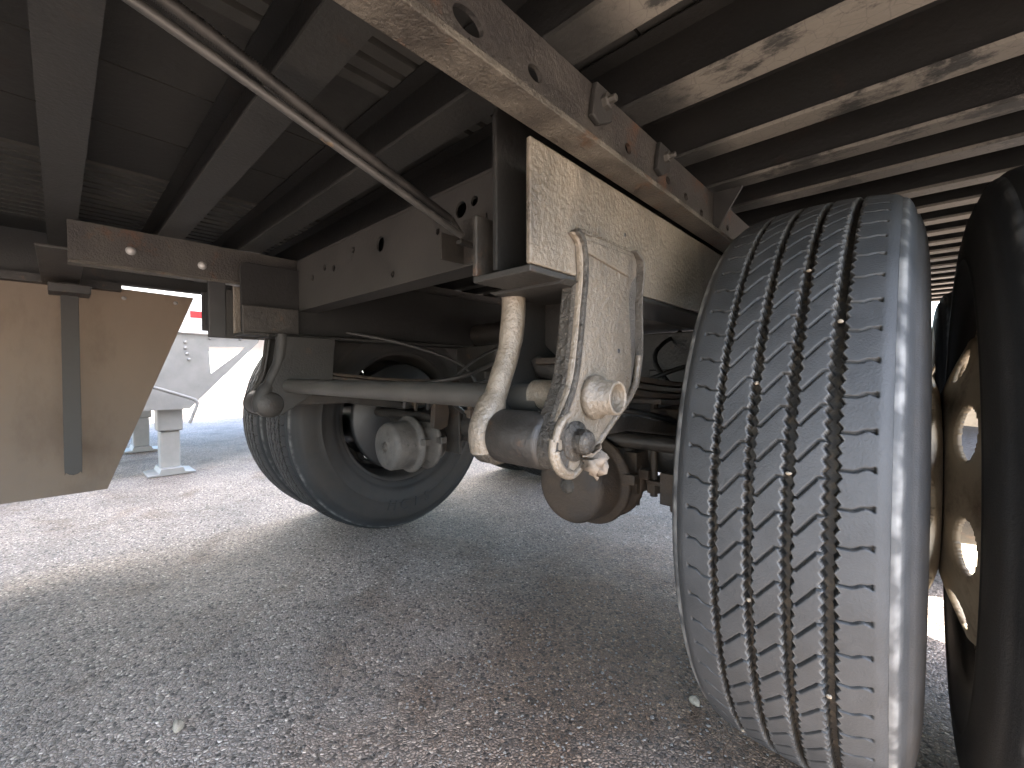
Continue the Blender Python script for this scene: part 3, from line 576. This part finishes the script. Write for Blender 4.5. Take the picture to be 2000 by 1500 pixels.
# ---------------------------------------------------------------- tyres
def tyre_mesh():
    NP, SP = 78, 40; NT = NP * SP; NS = 156; hwid = .1085
    th = np.arange(NT) / NT * 2 * np.pi; s = np.linspace(-hwid, hwid, NS)
    T = -(np.arange(NT) / SP)[:, None]; S = s[None, :]
    R0 = .500 - .012 * (np.abs(s) / hwid) ** 2.6 - .006 * np.clip((np.abs(s) - .095) / .0135, 0, 1) ** 2
    tri = lambda x: np.abs((x % 1) * 2 - 1) * 2 - 1
    sst = lambda x: np.clip(x, 0, 1) ** 2 * (3 - 2 * np.clip(x, 0, 1))
    D = np.zeros((NT, NS)); G = np.zeros((NT, NS)); G0 = np.zeros((NT, NS))
    gs = [(-.057, .0036, .0014), (-.018, .0040, .0015), (.021, .0046, .0017), (.0595, .0056, .0021)]
    for gc, hw_, am in gs:
        L_ = gc - hw_ - am * tri(T * 3); R_ = gc + hw_ + .0009 * tri(T * 1.0) + am * tri(T * 3 + .25)
        inside = sst((S - L_) / .0016 + .5) * sst((R_ - S) / .0016 + .5)
        D = np.maximum(D, .0145 * inside); wide = sst((S - L_) / .0010 + 1.3) * sst((R_ - S) / .0010 + 1.3); G = np.maximum(G, wide); G0 = G.copy()
    pitch = 2 * np.pi * .5 / NP
    def sipe(q0, q1, f, hwid_, dep):
        q = (S - q0) / (q1 - q0); ok = ((q > -.02) & (q < 1.02)).astype(float)
        t0 = f(np.clip(q, 0, 1)); d = (T - t0 + .5) % 1 - .5
        # slope-aware distance
        e = 1e-3; sl = (f(np.clip(q + e, 0, 1)) - f(np.clip(q - e, 0, 1))) / (2 * e) * pitch / (q1 - q0)
        dist = np.abs(d) * pitch / np.sqrt(1 + sl ** 2)
        k = sst((hwid_ - dist) / .0012 + .5) * ok; return dep * k, k
    zf = lambda q: .60 * np.clip((q - .14) / .62, 0, 1) + .03 * q
    edges = [g_[0] for g_ in gs]
    for i in range(3):
        d_, k_ = sipe(edges[i] + .004, edges[i + 1] - .004, lambda q, i=i: zf(q) + .12 * i, .0011, .006)
        D = np.maximum(D, d_); G = np.maximum(G, k_ * .85)
    def sh(q0, q1, f):
        nonlocal_D = sipe(q0, q1, f, .0010, .005); return nonlocal_D
    d_, k_ = sh(.064, .094, lambda q: .12 + .12 * sst((q - .4) / .4)); D = np.maximum(D, d_); G = np.maximum(G, k_ * .85)
    d_, k_ = sh(-.086, -.060, lambda q: .35 - .14 * sst((q - .2) / .4)); D = np.maximum(D, d_); G = np.maximum(G, k_ * .85)
    # little triangular pockets at the shoulder sipe ends
    for q0, q1, tc in ((.088, .0955, .23), (-.0915, -.0845, .36)):
        q = (S - q0) / (q1 - q0) if q0 > 0 else 1 - (S - q0) / (q1 - q0)
        d = np.abs((T - tc + .5) % 1 - .5) * pitch
        k = sst((.0036 * np.clip(q, 0, 1) - d) / .001 + .5) * ((q > 0) & (q < 1)); D = np.maximum(D, .004 * k); G = np.maximum(G, k * .9)
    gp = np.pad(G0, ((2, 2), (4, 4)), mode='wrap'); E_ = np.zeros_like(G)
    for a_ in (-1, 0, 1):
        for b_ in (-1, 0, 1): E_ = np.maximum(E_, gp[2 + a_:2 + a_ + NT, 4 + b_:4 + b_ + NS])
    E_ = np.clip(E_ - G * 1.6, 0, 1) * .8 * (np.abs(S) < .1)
    # light wear waviness
    nz = np.zeros((NT, NS)); 
    for _ in range(10):
        a = rng.integers(3, 60); bb = rng.uniform(20, 120); ph = rng.uniform(0, 6.28, 2)
        nz += np.sin(th[:, None] * a + ph[0]) * np.sin(S * bb + ph[1])
    RR = R0[None, :] - D + nz * .00006
    V = np.empty((NT, NS, 3)); V[..., 0] = S; V[..., 1] = RR * np.cos(th)[:, None]; V[..., 2] = RR * np.sin(th)[:, None]
    verts = [V.reshape(-1, 3)]; gro = [G.reshape(-1)]; edg = [E_.reshape(-1)]; side = [np.zeros(NT * NS)]
    i = np.arange(NT)[:, None]; j = np.arange(NS - 1)[None, :]; i2 = (i + 1) % NT
    q = np.stack([i * NS + j, i * NS + j + 1, i2 * NS + j + 1, i2 * NS + j], -1).reshape(-1, 4)
    quads = [q]; off = NT * NS
    # sidewalls
    sp = [(.1075, .4835), (.1100, .4828), (.1125, .4815), (.1145, .4795), (.116, .4765), (.1185, .472), (.1205, .466), (.1215, .4645), (.1235, .455), (.1262, .4535), (.1315, .437), (.1355, .415), (.1375, .395), (.1368, .376), (.1378, .3745), (.1378, .3715), (.1362, .370),
          (.1335, .350), (.1290, .332), (.1230, .316), (.1205, .3145), (.1150, .303), (.110, .292), (.104, .286), (.098, .284), (.095, .280)]
    n2 = 260; t2 = np.arange(n2) / n2 * 2 * np.pi
    for sg in (1, -1):
        P = np.array(sp); m = len(P); W = np.empty((n2, m, 3)); W[..., 0] = sg * P[None, :, 0]
        W[..., 1] = P[None, :, 1] * np.cos(t2)[:, None]; W[..., 2] = P[None, :, 1] * np.sin(t2)[:, None]
        verts.append(W.reshape(-1, 3)); gro.append(np.zeros(n2 * m)); edg.append(np.tile(2.2 * np.exp(-((P[:, 1] - .4805) / .0035) ** 2), n2)); side.append(np.tile(np.clip((.472 - P[:, 1]) / .03, 0, 1), n2))  # pale ring: the highlight along the shoulder, painted into the colour
        i = np.arange(n2)[:, None]; j = np.arange(m - 1)[None, :]; i2 = (i + 1) % n2
        q = np.stack([i * m + j, i * m + j + 1, i2 * m + j + 1, i2 * m + j], -1).reshape(-1, 4) + off
        if sg < 0: q = q[:, ::-1]
        quads.append(q); off += n2 * m
    V = np.concatenate(verts); Qd = np.concatenate(quads)
    me = bpy.data.meshes.new('tyre')
    me.vertices.add(len(V)); me.vertices.foreach_set('co', V.ravel().astype(np.float32))
    me.loops.add(Qd.size); me.loops.foreach_set('vertex_index', Qd.ravel().astype(np.int32))
    me.polygons.add(len(Qd)); me.polygons.foreach_set('loop_start', (np.arange(len(Qd)) * 4).astype(np.int32))
    try: me.polygons.foreach_set('loop_total', np.full(len(Qd), 4, np.int32))
    except Exception: pass
    me.update(calc_edges=True); me.polygons.foreach_set('use_smooth', np.ones(len(Qd), bool))
    a = me.attributes.new('groove', 'FLOAT', 'POINT'); a.data.foreach_set('value', np.concatenate(gro).astype(np.float32))
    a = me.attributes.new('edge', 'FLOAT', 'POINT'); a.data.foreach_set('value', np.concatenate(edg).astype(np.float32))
    a = me.attributes.new('side', 'FLOAT', 'POINT'); a.data.foreach_set('value', np.concatenate(side).astype(np.float32))
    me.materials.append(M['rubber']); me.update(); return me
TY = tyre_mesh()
def rim_mesh(dirn, m):
    """steel rim barrel and dished disc; dirn = +1: the mounting face lies on the +x side of the wheel centre"""
    q = MB(); q.lathe((0, 0, 0), 'x', [(-.112, .297), (-.106, .300), (-.100, .296), (-.098, .283), (-.06, .279), (-.04, .262), (.03, .262), (.06, .279), (.098, .283), (.100, .296), (.106, .300), (.112, .297),
        (.108, .290), (.103, .286), (.101, .276), (.06, .271), (.03, .254), (-.04, .254), (-.06, .271), (-.101, .276), (-.103, .286), (-.108, .290), (-.112, .297)], 72)
    # disc with ten hand holes
    na, nr = 480, 64
    def xr(r):
        t = max(0, (r - .15) / .09); return dirn * (.1565 - .032 * min(t, 1) ** 1.2 - 1.3 * max(0, r - .243))
    rr = [.10 + (.268 - .10) * j / nr for j in range(nr + 1)]
    def hole(a, r):
        k = round(a / (2 * pi / 8)) * (2 * pi / 8); da = (a - k) * .205; return (da / .042) ** 2 + ((r - .205) / .026) ** 2 < 1
    vs = []; fs = []
    for t in (0, 1):
        for j, r in enumerate(rr):
            for i in range(na):
                a = 2 * pi * i / na; vs.append((xr(r) - dirn * .008 * t, r * cos(a), r * sin(a)))
    Nn = (nr + 1) * na; keep = set()
    for j in range(nr):
        for i in range(na):
            if not hole(2 * pi * (i + .5) / na, (rr[j] + rr[j + 1]) / 2): keep.add((i, j))
    for (i, j) in keep:
        i2 = (i + 1) % na; a_, b_, c_, d_ = j * na + i, j * na + i2, (j + 1) * na + i2, (j + 1) * na + i
        fs.append((a_, b_, c_, d_)); fs.append((d_ + Nn, c_ + Nn, b_ + Nn, a_ + Nn))
        for (ni, nj, e) in (((i + 1) % na, j, (b_, c_)), ((i - 1) % na, j, (d_, a_)), (i, j - 1, (a_, b_)), (i, j + 1, (c_, d_))):
            if (ni, nj) not in keep: fs.append((e[0], e[0] + Nn, e[1] + Nn, e[1]))
    q.add(vs, fs, True)
    o = q.build('rim', m, None); me = o.data; ofs = WLOC[o.name].copy()
    bpy.data.objects.remove(o)
    me.transform(Matrix.Translation(ofs)); return me
RIM = {1: rim_mesh(1, M['rim']), -1: rim_mesh(-1, M['rim'])}
def wheel(x, y, dirn, phase, lab, hub=True):
    wl_ = empty('wheel', (x, y, .50), trailer); wl_['label'] = lab
    for nm, me in (('tyre', TY), ('rim', RIM[dirn])):
        o = bpy.data.objects.new(nm, me); scene.collection.objects.link(o); place(o, (x, y, .50), wl_); o.rotation_euler = (phase, 0, 0)
        if nm == 'rim' and x < -1: o.material_slots[0].link = 'OBJECT'; o.material_slots[0].material = M['rimshade']
        if nm == 'tyre' and (x < -1 or x > 0): o.material_slots[0].link = 'OBJECT'; o.material_slots[0].material = M['rubber_far_shaded' if x < -1 else 'rubber_outer_shaded']
    return wl_
S2 = .315
for ya, tag in ((1.05, 'front axle'), (2.30, 'rear axle')):
    wn_ = wheel(-.12, ya, 1, .0 if ya < 2 else 1.1, 'inner wheel nearest the camera, zigzag tread facing it' if ya < 2 else 'inner near wheel of the rear axle')
    wo_ = wheel(-.12 + S2, ya, -1, .26, 'outer wheel cut by the right edge' if ya < 2 else 'outer near wheel of the rear axle')
    wf_ = wheel(2 * CX + .12, ya, -1, .5, 'far inner wheel showing its sidewall' if ya < 2 else 'inner far wheel of the rear axle')
    wq_ = wheel(2 * CX + .12 - S2, ya, 1, .8, 'far outer wheel beyond its twin' if ya < 2 else 'outer far wheel of the rear axle')
    for x, dr in ((-.12, 1), (2 * CX + .12, -1)):
        m_ = MB(); m_.lathe((x, ya, .5), 'x', [(-.10 * dr, .0), (-.10 * dr, .225), (-.085 * dr, .235), (-.07 * dr, .215), (.09 * dr, .205), (.11 * dr, .14), (.156 * dr, .14), (.17 * dr, .10), (.30 * dr, .09), (.36 * dr, .07), (.36 * dr, 0)] if dr > 0 else
            [(.36 * dr, 0), (.36 * dr, .07), (.30 * dr, .09), (.17 * dr, .10), (.156 * dr, .14), (.11 * dr, .14), (.09 * dr, .205), (-.07 * dr, .215), (-.085 * dr, .235), (-.10 * dr, .225), (-.10 * dr, 0)], 48)
        m_.build('brake_drum', M['axle'] if dr > 0 else M['black'], wn_ if dr > 0 else wf_)  # far drums black: the shade inside the wheel put in as colour

    if ya < 2: FARW = wf_
def lettering(txt, x, yc, r, a0, da, parent):
    vs, fs = [], []
    for i, c in enumerate(txt):
        cu = bpy.data.curves.new('letter', 'FONT'); cu.body = c; cu.size = .062; cu.extrude = .0022; cu.align_x = 'CENTER'; cu.shear = .15
        o = bpy.data.objects.new('letter', cu); scene.collection.objects.link(o); bpy.context.view_layer.update()
        me = bpy.data.meshes.new_from_object(o.evaluated_get(bpy.context.evaluated_depsgraph_get()))
        a = a0 + i * da; up = Vector((0, -sin(a), cos(a)))      # towards the rim centre from the bottom of the tyre
        rt = Vector((0, cos(a), sin(a))); p = Vector((x, yc, .50)) + (-up) * r; n0 = len(vs)
        vs += [tuple(p + rt * v.co.x + up * v.co.y * 1 + Vector((v.co.z, 0, 0))) for v in me.vertices]
        fs += [tuple(k + n0 for k in f.vertices) for f in me.polygons]
        bpy.data.objects.remove(o); bpy.data.curves.remove(cu); bpy.data.meshes.remove(me)
    q = MB(); q.add(vs, fs); return q.build('raised_lettering', M['rubber_far_shaded'], parent)
lettering('HCIS', 2 * CX + .12 + .1368, 1.05, .405, -.20, .155, FARW)

# ---------------------------------------------------------------- neighbouring trailer
NX = -3.65
nb = empty('parked_trailer', (NX - 1.3, 1.0, 0)); setp(nb, 'white parked trailer beyond, on landing legs, with a red and white taped edge', 'trailer')
m_ = MB(); m_.box(NX - 2.6, NX, -5, 9, 1.06, 2.7); m_.build('cargo_box', M['white'], nb)  # unseen upper part kept low to let skylight down between the trailers
m_ = MB(); m_.box(NX - 2.6, NX + .012, -5, 9, 1.035, 1.0595); m_.build('lower_rail', M['white'], nb)
m_ = MB(); m_.box(NX - 2.6, NX + .02, -5, 9, .975, 1.0295); m_.build('side_rail', M['white'], nb)
for i in range(24):
    y = -1.5 + i * .15
    m_ = MB(); m_.lathe((NX + .012, y, 1.047), 'x', [(0, .006), (.003, .005), (.004, 0)], 8); m_.build('rivet', M['galv'], nb)
for i in range(10):
    y = -1.3 + i * .46 + .09
    m_ = MB(); m_.box(NX + .001, NX + .003, y, y + .23, 1.082, 1.128); m_.build('reflective_stripe', M['red'], nb)
m_ = MB()
T_ = [(.735, .884), (.960, .893), (.945, .870), (.745, .692)]
O_ = [(-.3, .97), (1.06, .97), (1.05, .93), (.62, .45), (.40, .45), (-.3, .45)]
# wing plate split round its triangular opening
m_.prism([(-.3, .97), (-.3, .45), (.40, .45), (.62, .45), (.745, .589), (.745, .692), (.735, .884), (.735, .97)], 'x', NX - .006, NX)
m_.prism([(.735, .97), (.735, .884), (.96, .893), (1.056, .955), (1.06, .97)], 'x', NX - .006, NX)
m_.prism([(1.056, .955), (.96, .893), (.945, .870), (.745, .692), (.745, .589), (1.05, .93)], 'x', NX - .006, NX)
wp = m_.build('wing_plate', M['galv'], nb)
m_ = MB(); m_.prism([(-.3, .97), (-.3, .45), (.62, .45), (1.05, .93), (1.06, .97)], 'x', NX - 2.4, NX - 2.394); m_.build('wing_plate', M['galv'], nb)  # far plate added to darken the view through the triangular opening
for y, z in ((.60, .91), (.60, .87), (.61, .83), (.62, .79), (.74, .945), (.93, .95)):
    m_ = MB(); m_.lathe((NX, y, z), 'x', [(0, .012), (.006, .011), (.009, 0)], 10); m_.build('bolt', M['galv'], wp)
for x, y in ((-3.77, .52), (-5.07, .50)):
    m_ = MB(); m_.box(x - .075, x + .075, y - .07, y + .07, .30, .97); lg = m_.build('landing_leg', M['galv'], nb, bevel=.01)
    m_ = MB(); m_.box(x - .06, x + .06, y - .055, y + .055, .03, .2995); m_.build('inner_leg', M['galv'], lg, bevel=.01)
    m_ = MB(); m_.prism([(y - .13, .004), (y + .13, .004), (y + .13, .014), (y + .07, .02), (y + .06, .05), (y - .06, .05), (y - .07, .02), (y - .13, .014)], 'x', x - .12, x + .12); m_.build('foot', M['galv'], lg, bevel=.003)
m_ = MB(); m_.box(NX - 1.3, NX - .2, .46, .56, .55, .62); m_.build('leg_brace', M['galv'], nb)
m_ = MB(); m_.tube(smoothpath([(-3.57, .25, .66), (-3.55, .429, .599), (-3.55, .60, .53), (-3.55, .635, .51), (-3.55, .643, .48), (-3.55, .60, .357)], 4), .011, 10); m_.build('crank_handle', M['galv'], nb)
for k in range(16):
    m_ = MB(); m_.box(NX - 2.59, NX - .02, -4 + k * .8, -3.94 + k * .8, .98, 1.034); m_.build('crossmember', M['galv'], nb)

# ---------------------------------------------------------------- loose things
def pebble(x, y, z, s, m, lab, cat='stone', name='pebble', group=None, fl=.7):
    q = MB(); vs = []
    sd_ = random.random() * 10
    for i in range(7):
        for k in range(12):
            a, b_ = pi * i / 6, 2 * pi * k / 12
            r = s * (1 + .16 * sin(3 * b_ + sd_) * sin(a) + .14 * cos(2 * a + sd_ * 2) + .08 * sin(5 * b_ + 2 * a))
            vs.append((x + r * sin(a) * cos(b_), y + r * .8 * sin(a) * sin(b_), z + r * fl * cos(a)))
    fs = [(i * 12 + k, (i + 1) * 12 + k, (i + 1) * 12 + (k + 1) % 12, i * 12 + (k + 1) % 12) for i in range(6) for k in range(12)]
    q.add(vs, fs, True); return setp(q.build(name, m), lab, cat, group)
pebble(-1.023, .147, .008, .013, M['stone'], 'lone grey stone standing on the asphalt in the lower left')
pebble(-.318, .895, .008, .012, M['stone'], 'pale tan stone on the asphalt beside the near tyre')
def on_tread(s_, ang, dep=.004):
    r = .5 - dep; return (-.12 + s_, 1.05 - r * cos(ang), .5 + r * sin(ang))
for (s_, a, lb) in [(-.018, .36, "near tyre's second groove from left, upper half"), (.021, .15, "near tyre's third groove from left, just above middle"),
        (-.018, -.17, "near tyre's second groove from left, below middle"), (.021, .70, "near tyre's third groove from left, near the top"),
        (.0595, .52, "near tyre's rightmost groove, upper half"), (.058, -.36, "near tyre's rightmost groove, lower half"),
        (-.057, -.78, "near tyre's leftmost groove, near the bottom")]:
    pebble(*on_tread(s_, a, .003), .0030, M['stone'], 'pale stone wedged in the ' + lb, name='tread_stone', group='small stones wedged in the near tyre tread')
# crumpled dry leaf caught under the near hanger
q = MB(); vs = []; fs = []; n = 9
for i in range(n):
    for j in range(n):
        u, v = i / (n - 1) - .5, j / (n - 1) - .5; wd = math.sqrt(max(.02, 1 - (2 * u) ** 2))
        vs.append((-.300 + .010 * sin(9 * u + 5 * v) + .006 * sin(17 * v), .478 + u * .034 + .006 * sin(11 * v), .572 + v * .042 * wd + .006 * cos(13 * u)))
for i in range(n - 1):
    for j in range(n - 1):
        k = i * n + j; fs.append((k, k + 1, k + n + 1, k + n))
q.add(vs, fs, True); lf = q.build('dry_leaf', M['leaf']); setp(lf, 'crumpled pale dry leaf caught beneath the tip of the near hanger', 'leaf')
sm = lf.modifiers.new('solid', 'SOLIDIFY'); sm.thickness = .0008
